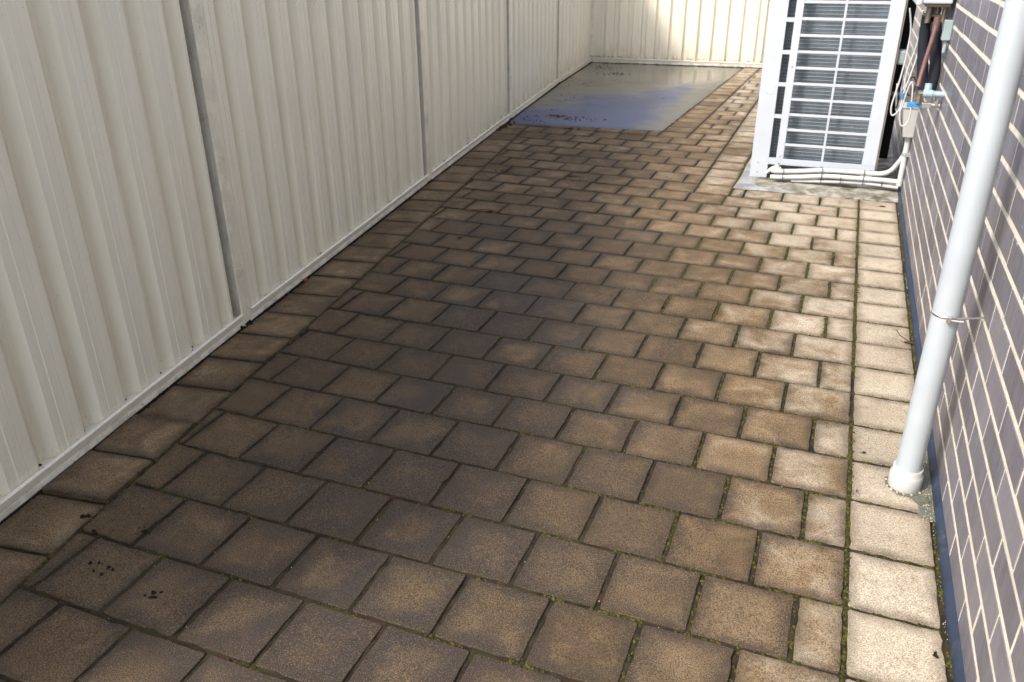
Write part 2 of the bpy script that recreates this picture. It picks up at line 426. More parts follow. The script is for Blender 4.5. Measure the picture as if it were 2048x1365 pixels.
def field_row(i, xl_f, xr, offs, kind='field'):
    """one course between course lines i and i+1 from the left boundary function to xr"""
    xs = []; x = xr-offs
    k = xr
    cuts = [xr]
    while x > -14:
        cuts.append(x+rnd.uniform(-.012, .012)); x -= 1.0
    for a, b in zip(cuts[1:], cuts[:-1]):
        y0a, y1a = vy(i, a), vy(i+1, a); y0b, y1b = vy(i, b), vy(i+1, b)
        l0, l1 = xl_f(y0a), xl_f(y1a)
        if max(l0, l1) >= b: 
            if min(l0, l1) < b-.12 and min(l0, l1) >= a:   # triangular sliver
                p = [(max(a, l0), y0a), (b, y0b), (b, y1b), (max(a, min(l1, b-.01)), y1a)]
                if l0 < b-.02: add_paver([(l0, y0a), (b, y0b), (b, y1b), (min(l1, b-.03), y1a)], kind)
            break
        if l0 > a or l1 > a:
            add_paver([(max(a, l0), y0a), (b, y0b), (b, y1b), (max(a, l1), y1a)], kind)
            if l0 > a and l1 > a: break
            if min(l0, l1) < a-.1:
                continue
            break
        add_paver([(a, y0a), (b, y0b), (b, y1b), (a, y1a)], kind)
for i in range(-6, 18):
    # right-hand header column along the wall
    y0, y1 = vy(i, .5), vy(i+1, .5)
    yR = 17.60 if i == 17 else None
    add_paver([(.0+rnd.uniform(-.006, .006), vy(i, 0)), (.965, vy(i, 1)), (.965, yR or vy(i+1, 1)), (0, vy(i+1, 0))], 'wall')
    odd = i % 2
    if i < 17: field_row(i, xb, 0., 1.0 if odd else .51)
# courses beside and beyond the pad
for i in range(17, 24):
    odd = i % 2
    field_row(i, xb, -4.43, 1.0 if odd else .51)
    add_paver([(-4.43, vy(i, -4.4)), (-3.44, vy(i, -3.4)), (-3.44, vy(i+1, -3.4)), (-4.43, vy(i+1, -4.4))])
a = 0.
for wd in (1.0, 1.0, 1.05, .36):          # course 17 between the pad joint and the wall column, cut to the pad
    add_paver([(a-wd, vy(17, a-wd)), (a, vy(17, a)), (a, 17.60), (a-wd, 17.60)]); a -= wd
# last full course in front of the slab, cut to the slab line
slf = lambda x: 24.45+.09*(x+13.09)-.01
a = -7.04; cuts = [a, -7.51]
while cuts[-1] > -12.6: cuts.append(cuts[-1]-1.)
for b, a in zip(cuts[:-1], cuts[1:]):
    a2 = max(a, xb(vy(24, a)))
    if a2 >= b: break
    add_paver([(a2, vy(24, a2)), (b, vy(24, b)), (b, slf(b)), (a2, slf(a2))])
# strip to the right of the slab: headers beside it, then a bonded strip, then the column against the pad
xs_ = lambda y: -7.04+(y-24.99)*.0353   # slab right edge
xB = lambda y: -5.98+(y-24)*.0255
for i in range(24, 44):
    y0, y1 = rows[i]+.28, rows[i+1]+.28
    y0 = min(y0, 43.55); y1 = min(y1, 43.6)
    if y1-y0 < .2: continue
    add_paver([(xs_(y0), y0), (xB(y0), y0), (xB(y1), y1), (xs_(y1), y1)])
    c = -4.43+ (0 if i < 30 else (i-30)*.004)
    m_ = -4.93 if i % 2 else -5.43
    add_paver([(xB(y0), y0), (m_, y0), (m_, y1), (xB(y1), y1)], gap=.02)
    add_paver([(m_, y0), (c, y0), (c, y1), (m_, y1)])
    add_paver([(c, y0), (-3.44, y0), (-3.44, y1), (c, y1)])
# left border laid square to the fence
ks = -5.45; k = 0
while ks < 24.2:
    y0, y1 = ks, ks+1.0
    def LB(y): return (xb(y), y)
    def LF(y): x = xf(y)+.035; return (x+.0, y-.135)
    z = .0
    p = [LF(y0), LB(y0), LB(y1), LF(y1)]
    if y1 > 24.35: p = [LF(y0), LB(y0), (xb(24.35), 24.35), (xf(24.25)+.07, 24.25)]
    lift = {5: (.035, -.02), 6: (.02, .02), 9: (.02, -.01)}.get(k, (0, 0))
    tone = (rnd.random(), rnd.random()*.15, .30+rnd.uniform(-.06, .05))
    pv.paver(p, gap=.024, z=rnd.uniform(-.01, .01)+lift[0], tilt=(rnd.uniform(-.015, .015), rnd.uniform(-.01, .01)+lift[1]), tone=tone)
    ks += 1.0; k += 1
pav = pv.build('pavement', M['paver']); tag(pav, kind='structure')
# bedding that fills the joints
def grid(mb, x0, x1, y0, y1, nx, ny, zf):
    n = len(mb.v)
    for j in range(ny+1):
        for i in range(nx+1):
            x = x0+(x1-x0)*i/nx; y = y0+(y1-y0)*j/ny; mb.v.append((x, y, zf(x, y)))
    for j in range(ny):
        for i in range(nx):
            a = n+j*(nx+1)+i; mb.f.append((a, a+1, a+nx+2, a+nx+1)); mb.sm.append(True)
jb = MB(); grid(jb, -17, 1.05, -7, 45, 160, 420, lambda x, y: -.022+rnd.uniform(-.010, .010))
tag(jb.build('joint_sand', M['joint'], origin=(0, 0, 0)), kind='structure')

# moss lumps and grit in the joints
ms = MB(); gt = MB()
def lump(mb, x, y, z, r, flat=.5):
    k = 5; a0 = rnd.random()*6
    vs_ = [(x+r*math.cos(a0+6.283*i/k)*rnd.uniform(.7, 1.2), y+r*math.sin(a0+6.283*i/k)*rnd.uniform(.7, 1.2), z-.01) for i in range(k)]
    vs2 = [(x+(v[0]-x)*.55+rnd.uniform(-.1, .1)*r, y+(v[1]-y)*.55, z+r*flat*rnd.uniform(.6, 1.1)) for v in vs_]
    mb.add(vs_+vs2, [(i, (i+1) % k, k+(i+1) % k, k+i) for i in range(k)]+[tuple(k+i for i in range(k))], True)
def mossline(p0, p1, n, r=.018, wid=.016, dens=1.0, zb=-.016):
    ph = rnd.random()*9
    for _ in range(int(n*.6)):
        t = rnd.random()
        if math.sin(t*9*3+ph)+math.sin(t*23+ph*2) < 1.2-2.4*dens: continue
        x = p0[0]+(p1[0]-p0[0])*t+rnd.gauss(0, wid); y = p0[1]+(p1[1]-p0[1])*t+rnd.gauss(0, wid)
        lump(ms, x, y, zb, r*rnd.uniform(.6, 1.8), .35)
mossline((0, -4), (0, 17.5), 2600, dens=.8, wid=.018, r=.02)
mossline((0, 9), (0, 17.5), 1200, dens=.9, wid=.03, r=.025)
mossline((.985, -4), (.985, 17.5), 1500, dens=.6, wid=.012)
mossline((-3.43, 17), (-3.43, 22), 900, dens=.9, wid=.03, r=.03)
mossline((-3.9, 17.7), (-3.4, 17.55), 200, dens=.9, wid=.03, r=.03)
for i in range(-3, 17):
    yy = lambda x: vy(i, x)
    mossline((-3.5, yy(-3.5)), (0, yy(0)), 420, dens=.55)
    mossline((0, yy(0)), (.97, yy(1)), 120, dens=.5)
    mossline((xb(yy(-9))+.2, yy(-9)), (-3.5, yy(-3.5)), 420, dens=.28, r=.015)
    if i >= 8:
        for q in range(4):
            xx = -(.51 if i % 2 == 0 else 1.)-q
            mossline((xx, yy(xx)), (xx, vy(i+1, xx)), 110, dens=.85, wid=.022, r=.024)
    else:
        for q in range(2):
            xx = -(.51 if i % 2 == 0 else 1.)-q
            mossline((xx, yy(xx)), (xx, vy(i+1, xx)), 80, dens=.6, wid=.014)
for a, b in zip(BORDER[:-1], BORDER[1:]): mossline((a[1], a[0]), (b[1], b[0]), 300, dens=.55, r=.02)
tag(ms.build('moss', M['moss'], recalc=False), kind='stuff')
for _ in range(500):
    i = rnd.randrange(-4, 17); x = rnd.uniform(-9, .95)
    if rnd.random() < .5: y = vy(i, x)+rnd.gauss(0, .02)
    else:
        x = -(.51 if i % 2 == 0 else 1.)-rnd.randrange(0, 9)+rnd.gauss(0, .015); y = vy(i, x)+rnd.random()
    lump(gt, x, y, -.02, rnd.uniform(.003, .008), .8)
for _ in range(450):
    lump(gt, .985+rnd.gauss(0, .012), rnd.uniform(-3, 17.5), -.02, rnd.uniform(.003, .009), .8)
tag(gt.build('grit', M['pebble'], recalc=False), kind='stuff')

# concrete slab by the back fence
sl = MB(); SL = [(-13.30, 24.44), (-7.07, 24.98), (-6.44, 42.86), (-6.42, 43.7), (-15.5, 43.6)]
nx, ny = 60, 90; b0 = len(sl.v)
for j in range(ny+1):
    t = j/ny; y = 24.46+(43.62-24.46)*t
    for i in range(nx+1):
        s_ = i/nx; xl = xf(y)+.05; xr = xs_(y)-.03; x = xl+(xr-xl)*s_
        yy = y+(1-t)*.54*s_
        e_ = .0 if (i in (0, nx) or j in (0, ny)) else .03
        sl.v.append((x+(rnd.uniform(-.01, .01) if i == nx else 0), yy+(rnd.uniform(-.015, .015) if j == 0 else 0), e_-.045+.02+.006*math.sin(x*1.3+y*.7)))
for j in range(ny):
    for i in range(nx): a = b0+j*(nx+1)+i; sl.f.append((a, a+1, a+nx+2, a+nx+1)); sl.sm.append(True)
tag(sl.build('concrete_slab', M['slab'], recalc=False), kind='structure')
# concrete pad under the air conditioner
pd = MB(); grid(pd, -3.38, 1.02, 17.62, 43.9, 50, 110, lambda x, y: .012+.01*math.sin(x*3+y)+rnd.uniform(-.006, .006)+(.02 if y > 17.9 else 0))
for q in range(51):
    v = pd.v[q]; pd.v[q] = (v[0], v[1]+.10*math.sin(v[0]*2.2)+rnd.uniform(-.03, .03)+(.0 if v[0] > -2.4 else -.05), -.03)
o = pd.build('concrete_pad', M['pad'], recalc=False); tag(o, kind='structure')
# pale mortar spill at the pad corner
sp_ = MB(); pts = [(-3.44, 17.55), (-3.1, 17.50), (-2.6, 17.53), (-2.0, 17.50), (-1.5, 17.53), (-1.15, 17.58), (-1.6, 17.66), (-2.3, 17.70), (-2.75, 17.9), (-2.95, 18.5), (-3.1, 19.4), (-3.25, 20.4), (-3.40, 20.9), (-3.40, 19.0)]
cx_, cy_ = -3.0, 17.9
pts = [(x+rnd.uniform(-.03, .03), y+rnd.uniform(-.03, .03)) for x, y in pts]
sp_.add([(x, y, .02) for x, y in pts]+[(cx_+(x-cx_)*.93, cy_+(y-cy_)*.93, .055) for x, y in pts],
        [(i, (i+1) % 14, 14+(i+1) % 14, 14+i) for i in range(14)]+[tuple(14+i for i in range(14))], False)
tag(sp_.build('mortar_spill', simple('pale_mortar', (.27, .27, .265), .85, scale=9, var=.35, dirt=(.07, .065, .04), dirt_amt=.9), origin=(-3, 17.9, .02)),
    'pale grey mortar smeared round the corner of the air conditioner pad', 'mortar')

# ------------------------------------------------------------------ fences
NOTCH = []
def fence_run(root, P0, P1, H=8.0, first_flat=.10, pitch=.86, ph=0., post=True, endpost=False):
    P0 = Vector(P0); P1 = Vector(P1); L = (P1-P0).length; t = (P1-P0)/L; n = Vector((t.y, -t.x)); PW = .34
    def W(s, d): q = P0+t*s+n*d; return (q.x, q.y)
    if post:
        pb = MB()
        prof = [(0.0, -.30), (0.0, .004), (.012, .018), (PW-.05, .018), (PW-.035, .0), (PW-.02, -.04), (PW-.02, -.30)]
        vs_ = []
        for z in (-.02, H+.05):
            for s_, d in prof: x, y = W(s_, d); vs_.append((x, y, z))
        m_ = len(prof); pb.add(vs_, [(i, i+1, m_+i+1, m_+i) for i in range(m_-1)]+[tuple(range(m_, 2*m_))])
        po = part('post', pb, M['post'], root)
        ch = MB(); a_ = W(-.003, .0); ch.add([(*W(-.003, -.30), 0), (*W(-.003, -.004), 0), (*W(-.003, -.004), H), (*W(-.003, -.30), H)], [(0, 1, 2, 3)]); part('post_side_shade', ch, M['post_shade'], po)  # darker sheet on the post side, shadow gap put into its colour
    # corrugated sheet
    s0 = PW-.03 if post else 0.; n_p = max(1, int(round((L-s0-.22)/pitch))); p_ = (L-s0-.22)/n_p
    F, V = -.045, -.205
    prof = [(s0, F)]
    for k in range(n_p):
        b = s0+.0+k*p_; q = p_/.86; NOTCH.append(W(b+.535*q, V+.035))
        prof += [(b+.10*q, F), (b+.112*q, F+.012), (b+.124*q, F), (b+.27*q, F), (b+.282*q, F-.012), (b+.294*q, F), (b+.43*q, F), (b+.445*q, F-.012),
                 (b+.505*q, V), (b+.60*q, V), (b+.612*q, V+.012), (b+.624*q, V), (b+.70*q, V), (b+.80*q, F-.006), (b+.815*q, F+.006), (b+.83*q, F)]
    e = L; prof += [(e-.20, F), (e-.12, V), (e+.01, V)]
    sh = MB(); vs_ = []; zs = (.17, H*.25, H*.5, H*.75, H)
    for z in zs:
        for s_, d in prof: x, y = W(s_, d); vs_.append((x, y, z))
    m_ = len(prof); sh.add(vs_, [(j*m_+i, j*m_+i+1, (j+1)*m_+i+1, (j+1)*m_+i) for j in range(len(zs)-1) for i in range(m_-1)])
    part('fence_panel', sh, M['fence'], root)
    if post:
        for zz_ in (1.1, 3.2, 5.3, 7.2):
            x_, y_ = W(.16, .018); x2, y2 = W(.16, .034); sc2 = MB(); sc2.tube([(x_, y_, zz_), (x2, y2, zz_)], .024, 8); part('screw', sc2, M['post'], root)
    rl = MB(); a = W(PW-.02 if post else 0, 0); b = W(L-.004, 0)
    rl.strip([(-.24, .205), (-.034, .205), (-.03, .25), (-.018, .26), (.022, .26), (.034, .25), (.034, .228), (.004, .216), (-.002, .125), (-.014, .118), (-.014, .106), (.0, .098), (.016, .03), (.0, .004), (-.24, .004)], a, b)
    part('bottom_rail', rl, M['rail'], root)
    tr = MB(); tr.strip([(.02, H-.1), (.03, H+.05), (-.26, H+.05), (-.26, H-.1)], a, b, closed=True)
    part('top_rail', tr, M['rail'], root)
fe = empty('metal_fence', (-10.7, 4.65, 0)); tag(fe, 'long cream corrugated metal fence along the left edge of the pavers', 'fence')
pts = [(x, y) for y, x in FOOT]
for a, b in zip(pts[:-1], pts[1:]): fence_run(fe, a, b)
bf = empty('metal_fence', (-10, 43.7, 0)); tag(bf, 'short cream corrugated metal fence closing off the far end', 'fence')
fence_run(bf, (-15.62, 43.49), (-5.30, 43.92), pitch=.80)
fence_run(bf, (-5.30, 43.92), (1.2, 44.2), pitch=.80)
# dirt packed against the fence foot: dark crumbs on the rail ledge and along the rail
cr = MB()
for _ in range(2200):
    y = rnd.uniform(-2.5, 43.3); d = rnd.choice((-.06, -.12, -.17)) if rnd.random() < .55 else .035
    if y < 16 and (d < 0 and rnd.random() < .75): continue
    lump(cr, xf(y)+d+rnd.gauss(0, .012), y, .215 if d < 0 else .004, rnd.uniform(.006, .022)*(1 if y < 16 else 1.5) if d < 0 else rnd.uniform(.012, .034), .8)
for _ in range(300):
    x = rnd.uniform(-15.3, -5.4); lump(cr, x, 43.58+rnd.gauss(0, .05)-.1+(x+10)*.04, .02 if rnd.random() < .6 else .37, rnd.uniform(.02, .05), .6)
for x, y in NOTCH:  # extra dark crumbs that also stand in for shade in the valley corners
    if y > 43.2: continue
    for _ in range(5): lump(cr, x+rnd.gauss(0, .012), y+rnd.gauss(0, .022), .200, rnd.uniform(.014, .026), 1.1)
for y, x in FOOT[1:]:
    for _ in range(70): lump(cr, x+rnd.uniform(-.16, .05), y+rnd.uniform(-.16, .25), rnd.uniform(0, .05), rnd.uniform(.02, .05), .7)
tag(cr.build('soil_crumbs_and_shade', M['crumb'], recalc=False), kind='stuff')

# ------------------------------------------------------------------ brick wall
WX = 1.07; ZC = .06; CP = .398; BL = 1.085
bw = empty('brick_wall', (1.07, 10, 0)); tag(bw, 'dark mauve grey brick house wall with cream mortar joints', 'wall')
mo = MB(); mo.box(WX+.006, WX+1.0, -6, 44.1, .115, 13.0); part('mortar', mo, M['mortar'], bw)
bk = MB(); cols = []
for r in range(32):
    z0 = ZC+r*CP+.035; z1 = ZC+(r+1)*CP-.035
    if r == 0: z0 = .118
    off = .52 if r % 2 == 1 else 1.06
    k = -7
    while True:
        y0 = off+k*BL+.025; y1 = off+(k+1)*BL-.025; k += 1
        if y0 > 43: break
        if y1 < -5.5: continue
        j = rnd.uniform(-.003, .0035); yy0 = y0+rnd.uniform(-.008, .008); yy1 = y1+rnd.uniform(-.008, .008); q0 = z0+rnd.uniform(-.005, .005); q1 = z1+rnd.uniform(-.005, .005)
        e = .005; X = WX+j; j2 = rnd.uniform(-.0015, .0015)
        n0 = len(bk.v)
        bk.v += [(X+.06, yy0, q0), (X+.06, yy1, q0), (X+.06, yy1, q1), (X+.06, yy0, q1),
                 (X+e, yy0, q0), (X+e, yy1, q0), (X+e, yy1, q1), (X+e, yy0, q1),
                 (X, yy0+e, q0+e), (X+j2, yy1-e, q0+e), (X+j2, yy1-e, q1-e), (X, yy0+e, q1-e)]
        for a in (0, 4):
            for i in range(4): bk.f.append((n0+a+i, n0+a+(i+1) % 4, n0+a+4+(i+1) % 4, n0+a+4+i)); bk.sm.append(False)
        bk.f.append((n0+8, n0+9, n0+10, n0+11)); bk.sm.append(False)
        c = (rnd.random(), rnd.random(), 0, 1); cols += [c]*36
o = part('bricks', bk, M['brick'], bw)
ca = o.data.color_attributes.new('tone', 'FLOAT_COLOR', 'CORNER'); ca.data.foreach_set('color', [v for c in cols for v in c])
dm = MB(); N = 120; vs_ = []
for i in range(N+1):
    y = -6+50.0*i/N; w_ = rnd.uniform(-.004, .004)
    vs_ += [(1.0+w_, y, -.06), (.998+w_, y, .03), (1.012+w_, y, .055), (1.052, y, .108+rnd.uniform(-.004, .004)), (1.09, y, .113)]
dm.add(vs_, [(i*5+k, i*5+k+1, i*5+k+6, i*5+k+5) for i in range(N) for k in range(4)], True)
part('damp_course', dm, M['damp'], bw)

# ------------------------------------------------------------------ downpipe
PX, PY = .665, 3.60; R_ = .155
dp = empty('downpipe', (PX, PY, 0)); tag(dp, 'pale grey round downpipe standing in a white collar beside the brick wall', 'downpipe')
p = MB(); p.lathe([(R_, .12), (R_, 3.0), (R_, 6.0), (R_, 12.5)], PX, PY, 56); part('pipe', p, M['pipe'], dp)
p = MB(); p.lathe([(.150, .30), (.176, .315), (.182, .305), (.182, .24), (.196, .215), (.203, .20), (.203, .02), (.198, .008), (.19, 0.), (.19, -.05)], PX, PY, 56); part('collar', p, M['socket'], dp)
st = MB(); zc = 2.49
st.lathe([(R_+.002, zc-.012), (R_+.008, zc-.012), (R_+.008, zc+.012), (R_+.002, zc+.012)], PX, PY, 40)
st.tube([(PX+.10, PY-.15, zc), (PX+.20, PY-.10, zc), (PX+.44, PY+.02, zc)], .014, 8)
st.tube([(PX+.02, PY-.19, zc-.012), (PX+.17, PY-.19, zc-.012)], .016, 8)
st.box(PX-.01, PX+.04, PY-.215, PY-.15, zc-.04, zc+.035, bev=.005)
part('pipe_clip', st, M['chrome'], dp)
# moss, stones and rough mortar round the collar
gp = MB(); n0 = 40; vs_ = []
for i in range(n0):
    a = 6.283*i/n0; r = .235+.02*math.sin(a*3)+rnd.uniform(-.012, .012)
    x = PX+r*math.cos(a)*1.0; y = PY+r*math.sin(a)
    if math.cos(a) > .2: x = min(.995, PX+r*1.7*math.cos(a)+.04); y = PY+r*1.5*math.sin(a)-.05
    vs_.append((x, y, .006+rnd.uniform(0, .012)))
vs_.append((PX, PY, .02)); gp.add(vs_, [(i, (i+1) % n0, n0) for i in range(n0)])
gp.add([(.80, 2.95, .01), (1.0, 2.9, .012), (1.0, 5.0, .012), (.93, 4.9, .01), (.90, 4.2, .012), (.86, 3.7, .01)], [(0, 1, 2, 3, 4, 5)])
tag(gp.build('gravel_patch', M['grit'], origin=(PX, PY, 0)), kind='stuff')
pb = MB()
for a in (-2.75, -2.35, -2.0, -1.62, -1.2, -.6, 2.9):
    r = .222; lump(pb, PX+r*math.cos(a), PY+r*math.sin(a), .012, rnd.uniform(.018, .03), .6)
for _ in range(200): lump(pb, rnd.uniform(.86, .99), rnd.uniform(2.9, 5.0), .015, rnd.uniform(.004, .010), .8)
tag(pb.build('pebbles', M['pebble'], recalc=False), kind='stuff')

# ------------------------------------------------------------------ air conditioner (outdoor unit)
ac = empty('air_conditioner', (-1.4, 19.8, .03)); tag(ac, 'tall white outdoor air conditioner unit with open grille on a concrete pad', 'air conditioner')
X0, X1, Y0, Y1, ZT = -3.14, .32, 19.0, 21.0, 6.3
f = MB()
f.box(X0, -2.64, Y0, Y0+.05, .0+.04, ZT, bev=.012)                 # left panel and leg
f.box(-2.645, -2.235, Y0+.003, Y0+.045, .46, .655); f.box(-2.435, -2.235, Y0+.002, Y0+.046, .65, ZT)   # stile between slots and grille
f.box(-2.24, X1, Y0+.004, Y0+.052, .46, .64, bev=.006)               # bottom rail
f.box(-.045, X1, Y0+.0, Y0+.05, .62, ZT, bev=.01)                    # right stile
part('front_frame', f, M['casing'], ac)
c = MB(); c.box(X0+.01, X1+.0, Y0+1.0, Y1, .45, ZT); c.box(X0+.005, X1, Y0+.05, Y1, ZT-.1, ZT+.05, bev=.02); c.box(X0+.004, X0+.05, Y0+.05, Y1, .45, ZT-.1)
c.box(X0+.02, X1-.02, Y0+.06, Y1, .44, .50)
part('casing', c, M['casing'], ac)
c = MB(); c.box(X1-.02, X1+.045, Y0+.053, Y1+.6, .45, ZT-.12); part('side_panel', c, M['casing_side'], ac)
c = MB(); c.box(X1-.01, .70, 20.9, 21.6, .45, ZT-.2, bev=.02); part('gap_shade_block', c, M['black'], ac)  # added black block, makes the gap to the wall read as deep shade
for z in (1.87, 2.77, 3.65, 4.51, 5.38):
    sl_ = MB(); sl_.box(-2.648, -2.43, Y0+.006, Y0+.042, z-.055, z+.055)
    part('slot_bar', sl_, M['casing'], ac)
gb = MB(); zb = .635+.434
bars = []
while zb < ZT-.1: bars.append(zb-.006); zb += .4345
for z in bars:
    gb.box(-2.24, -.04, Y0+.012, Y0+.04, z-.038, z+.038, bev=.008)
gb.box(-1.165, -1.105, Y0+.006, Y0+.048, .63, ZT-.05, bev=.008)
part('grille', gb, M['casing'], ac)
co = MB(); co.box(-2.66, -.02, Y0+.42, Y0+.44, .5, ZT-.1); cl = co
oc = part('coil', co, M['coil'], ac)
tb = MB(); z = .60
while z < ZT-.2:
    tb.tube([(-2.66, Y0+.417, z), (-.02, Y0+.417, z)], .011, 6); z += .0985
part('coil_tubes', tb, simple('coil_edge', (.235, .27, .295), .45, metal=.3, scale=9, var=.12), oc)
iv = MB(); iv.box(-2.70, -2.64, Y0+.05, Y0+.45, .5, ZT-.1); iv.box(-.05, -.01, Y0+.05, Y0+.45, .5, ZT-.1); part('inner_lining', iv, M['greybox'], ac)
ft = MB()
ft.box(-3.12, -2.86, Y0+.01, Y0+.06, .03, .46)
part('foot', ft, M['casing'], ac)
ft = MB(); ft.box(-.02, .28, Y0-.02, Y0+.5, .03, .32, bev=.01); ft.box(-.06, .30, Y0-.06, Y0+.55, .022, .05); part('foot', ft, M['casing'], ac)
ft = MB(); ft.box(-2.9, -2.6, Y0+1.4, Y0+1.9, .03, .45); part('foot', ft, M['casing'], ac)
ds = MB(); ds.box(-2.8, 1.0, 23.2, 23.3, .03, 4.5); 
rg = MB(); K = 36
rg.add([(-2.845+(.125 if s_ else .105)*math.cos(6.283*i/K), Y0-(.006 if s_ == 0 else 0.0), 2.58+(.125 if s_ else .105)*math.sin(6.283*i/K)) for s_ in (0, 1) for i in range(K)], [(i, (i+1) % K, K+(i+1) % K, K+i) for i in range(K)]+[tuple(range(K))], False)
part('knockout_disc', rg, M['casing'], ac)
for x, z in ((-2.335, .72), (-2.33, 3.27), (-2.335, .50), (-2.93, .49), (-2.93, .20), (-1.13, .50), (.22, .50)):
    sw = MB(); sw.tube([(x, Y0-.012, z), (x, Y0+.01, z)], .022, 10)
    part('screw', sw, M['chrome'], ac)
vc = MB(); vc.box(.36, .60, 19.15, 19.55, 3.40, 3.78, bev=.06); part('valve_cover', vc, M['greybox'], ac)
vc = MB(); vc.tube([(.36, 19.3, 2.62), (.58, 19.3, 2.60)], .06, 10); part('service_valve', vc, M['dark'], ac)

# hoses strapped under the unit
def hose(name, pts, r, label, mat='hose', cat='hose', group=None, extra=None):
    mb = MB(); mb.tube(smooth_path(pts), r, 12)
    o = mb.build(name, M[mat], origin=pts[0]); tag(o, label, cat, group); return o
hp1 = [(-2.50, 18.70, .36), (-2.35, 18.68, .34), (-1.7, 18.66, .40), (-1.0, 18.66, .48), (-.2, 18.64, .50), (.45, 18.60, .52), (.72, 18.50, .66), (.88, 18.40, .95), (.96, 18.35, 1.15)]
hp2 = [(-2.50, 18.64, .17), (-2.2, 18.62, .19), (-1.7, 18.60, .24), (-1.0, 18.58, .33), (-.2, 18.56, .35), (.5, 18.54, .36), (.95, 18.45, .37)]
hose('drain_hose', hp1, .068, 'upper white hose under the grille, bending up to the wall conduit', group='hoses strapped under the unit')
hose('drain_hose', hp2, .068, 'middle white hose running straight from the left foot to the wall', group='hoses strapped under the unit')
hose('drain_hose', [(-1.9, 18.66, .10), (-1.2, 18.64, .15), (-.4, 18.62, .20), (.3, 18.60, .21), (.99, 18.52, .19)], .05, 'lowest white hose half hidden beneath the other two', group='hoses strapped under the unit')
el = MB(); el.tube(smooth_path([(-2.62, 18.72, .27), (-2.5, 18.72, .40), (-2.36, 18.72, .46), (-2.25, 18.72, .40)]), .05, 10); el.tube([(-2.36, 18.66, .46), (-2.36, 18.76, .46)], .08, 12)
tag(el.build('pipe_elbow', M['hose'], origin=(-2.6, 18.7, .2)), 'small white hose fitting beside the left foot of the unit', 'fitting')
for k, (x, zc_, h_) in enumerate(((-2.15, .27, .16), (-1.08, .34, .20), (.05, .37, .21), (-.55, .28, .14), (.55, .30, .14))):
    t_ = MB(); n_ = 20
    t_.tube([(x, 18.60+.105*math.cos(6.283*i/n_), zc_+h_*math.sin(6.283*i/n_)) for i in range(n_+1)], .012, 6)
    lab = ['black cable tie nearest the left foot of the unit', 'black cable tie below the grille mullion', 'black cable tie beside the right foot of the unit', 'black cable tie between the mullion and the right foot', 'black cable tie in the gap before the brick wall'][k]
    tag(t_.build('cable_tie', M['tie'], origin=(x, 18.6, zc_)), lab, 'cable tie', 'cable ties round the hoses')
# wall conduit and isolator box
cd = empty('conduit', (1.0, 18.35, .3)); tag(cd, 'white vertical conduit on the brick wall below the junction box', 'conduit')
q = MB(); q.tube([(.985, 18.30, .30), (.985, 18.32, 1.70)], .075, 14); part('tube', q, M['hose'], cd)
q = MB(); q.tube([(.985, 18.30, 1.15), (.985, 18.31, 1.22)], .10, 14); q.box(.98, 1.068, 18.1, 18.5, 1.15, 1.22); part('clip', q, M['greybox'], cd)
q = MB(); q.tube([(.985, 18.31, 1.55), (.985, 18.32, 1.72)], .09, 14); part('coupling', q, M['socket'], cd)
jb_ = empty('junction_box', (.95, 18.3, 1.7)); tag(jb_, 'pale cream junction box on the wall under the coiled cables', 'junction box')
q = MB(); vs_ = [(.82, 18.1, 1.68), (1.068, 18.1, 1.68), (1.068, 18.5, 1.68), (.82, 18.5, 1.68), (.70, 18.05, 2.45), (1.068, 18.05, 2.45), (1.068, 18.55, 2.45), (.70, 18.55, 2.45)]
q.add(vs_, [(0, 3, 2, 1), (4, 5, 6, 7), (0, 1, 5, 4), (1, 2, 6, 5), (2, 3, 7, 6), (3, 0, 4, 7)])
part('body', q, M['socket'], jb_)
q = MB(); q.box(.68, 1.068, 18.02, 18.58, 2.45, 2.52, bev=.01); part('lid', q, M['socket'], jb_)
# coiled thin white cables
loops = [
 ([(.33,16.9,4.98), (.45,17.,4.49), (.46,17.,4.02), (.45,17,3.67), (.42,17,3.3), (.37,17,2.94), (.34,17,2.62), (.40,17,2.42), (.54,17,2.60), (.55,17,3.05), (.54,17,3.5), (.63,17,4.03), (.66,16.9,4.38), (.70,16.6,4.9)], 'white cable hanging in the widest loop, nearest the unit'),
 ([(.62,16.7,4.95), (.70,16.95,4.5), (.71,16.95,4.03), (.64,16.95,3.44), (.56,16.95,2.95), (.57,16.95,2.45), (.66,16.95,2.18), (.80,16.95,2.33), (.78,16.95,2.83), (.72,16.95,3.26), (.64,16.95,3.1), (.58,16.95,2.6)], 'white cable whose loop hangs lowest over the junction box'),
 ([(.38,17.1,3.2), (.44,17.1,2.75), (.50,17.1,2.5), (.58,17.1,2.7), (.62,17.1,3.15), (.70,17.1,3.35), (.80,17.1,3.2), (.84,17.1,2.9), (.84,17.3,2.55)], 'short white cable curling into the top of the junction box')]
for pts_, lab in loops:
    mb = MB(); mb.tube(smooth_path(pts_, 8), .020, 8); tag(mb.build('cable', M['hose'], origin=pts_[0]), lab, 'cable', 'thin white cables by the wall')
mb = MB(); mb.tube(smooth_path([(.60, 17.0, 3.25), (.70, 17, 3.38), (.80, 17, 3.25), (.78, 17, 3.0), (.66, 17, 2.95), (.60, 17, 3.15), (.50, 17, 2.9), (.46, 17.05, 2.6)], 8), .02, 8)
tag(mb.build('cable', M['tie'], origin=(.6, 17, 3.2)), 'black cable twisted among the white ones', 'cable')
mb = MB(); mb.box(.50, .56, 16.9, 17.0, 2.86, 3.0, bev=.01); tag(mb.build('cable_connector', M['bluetag'], origin=(.53, 16.95, 2.9)), 'small dark blue connector among the white cables', 'connector')

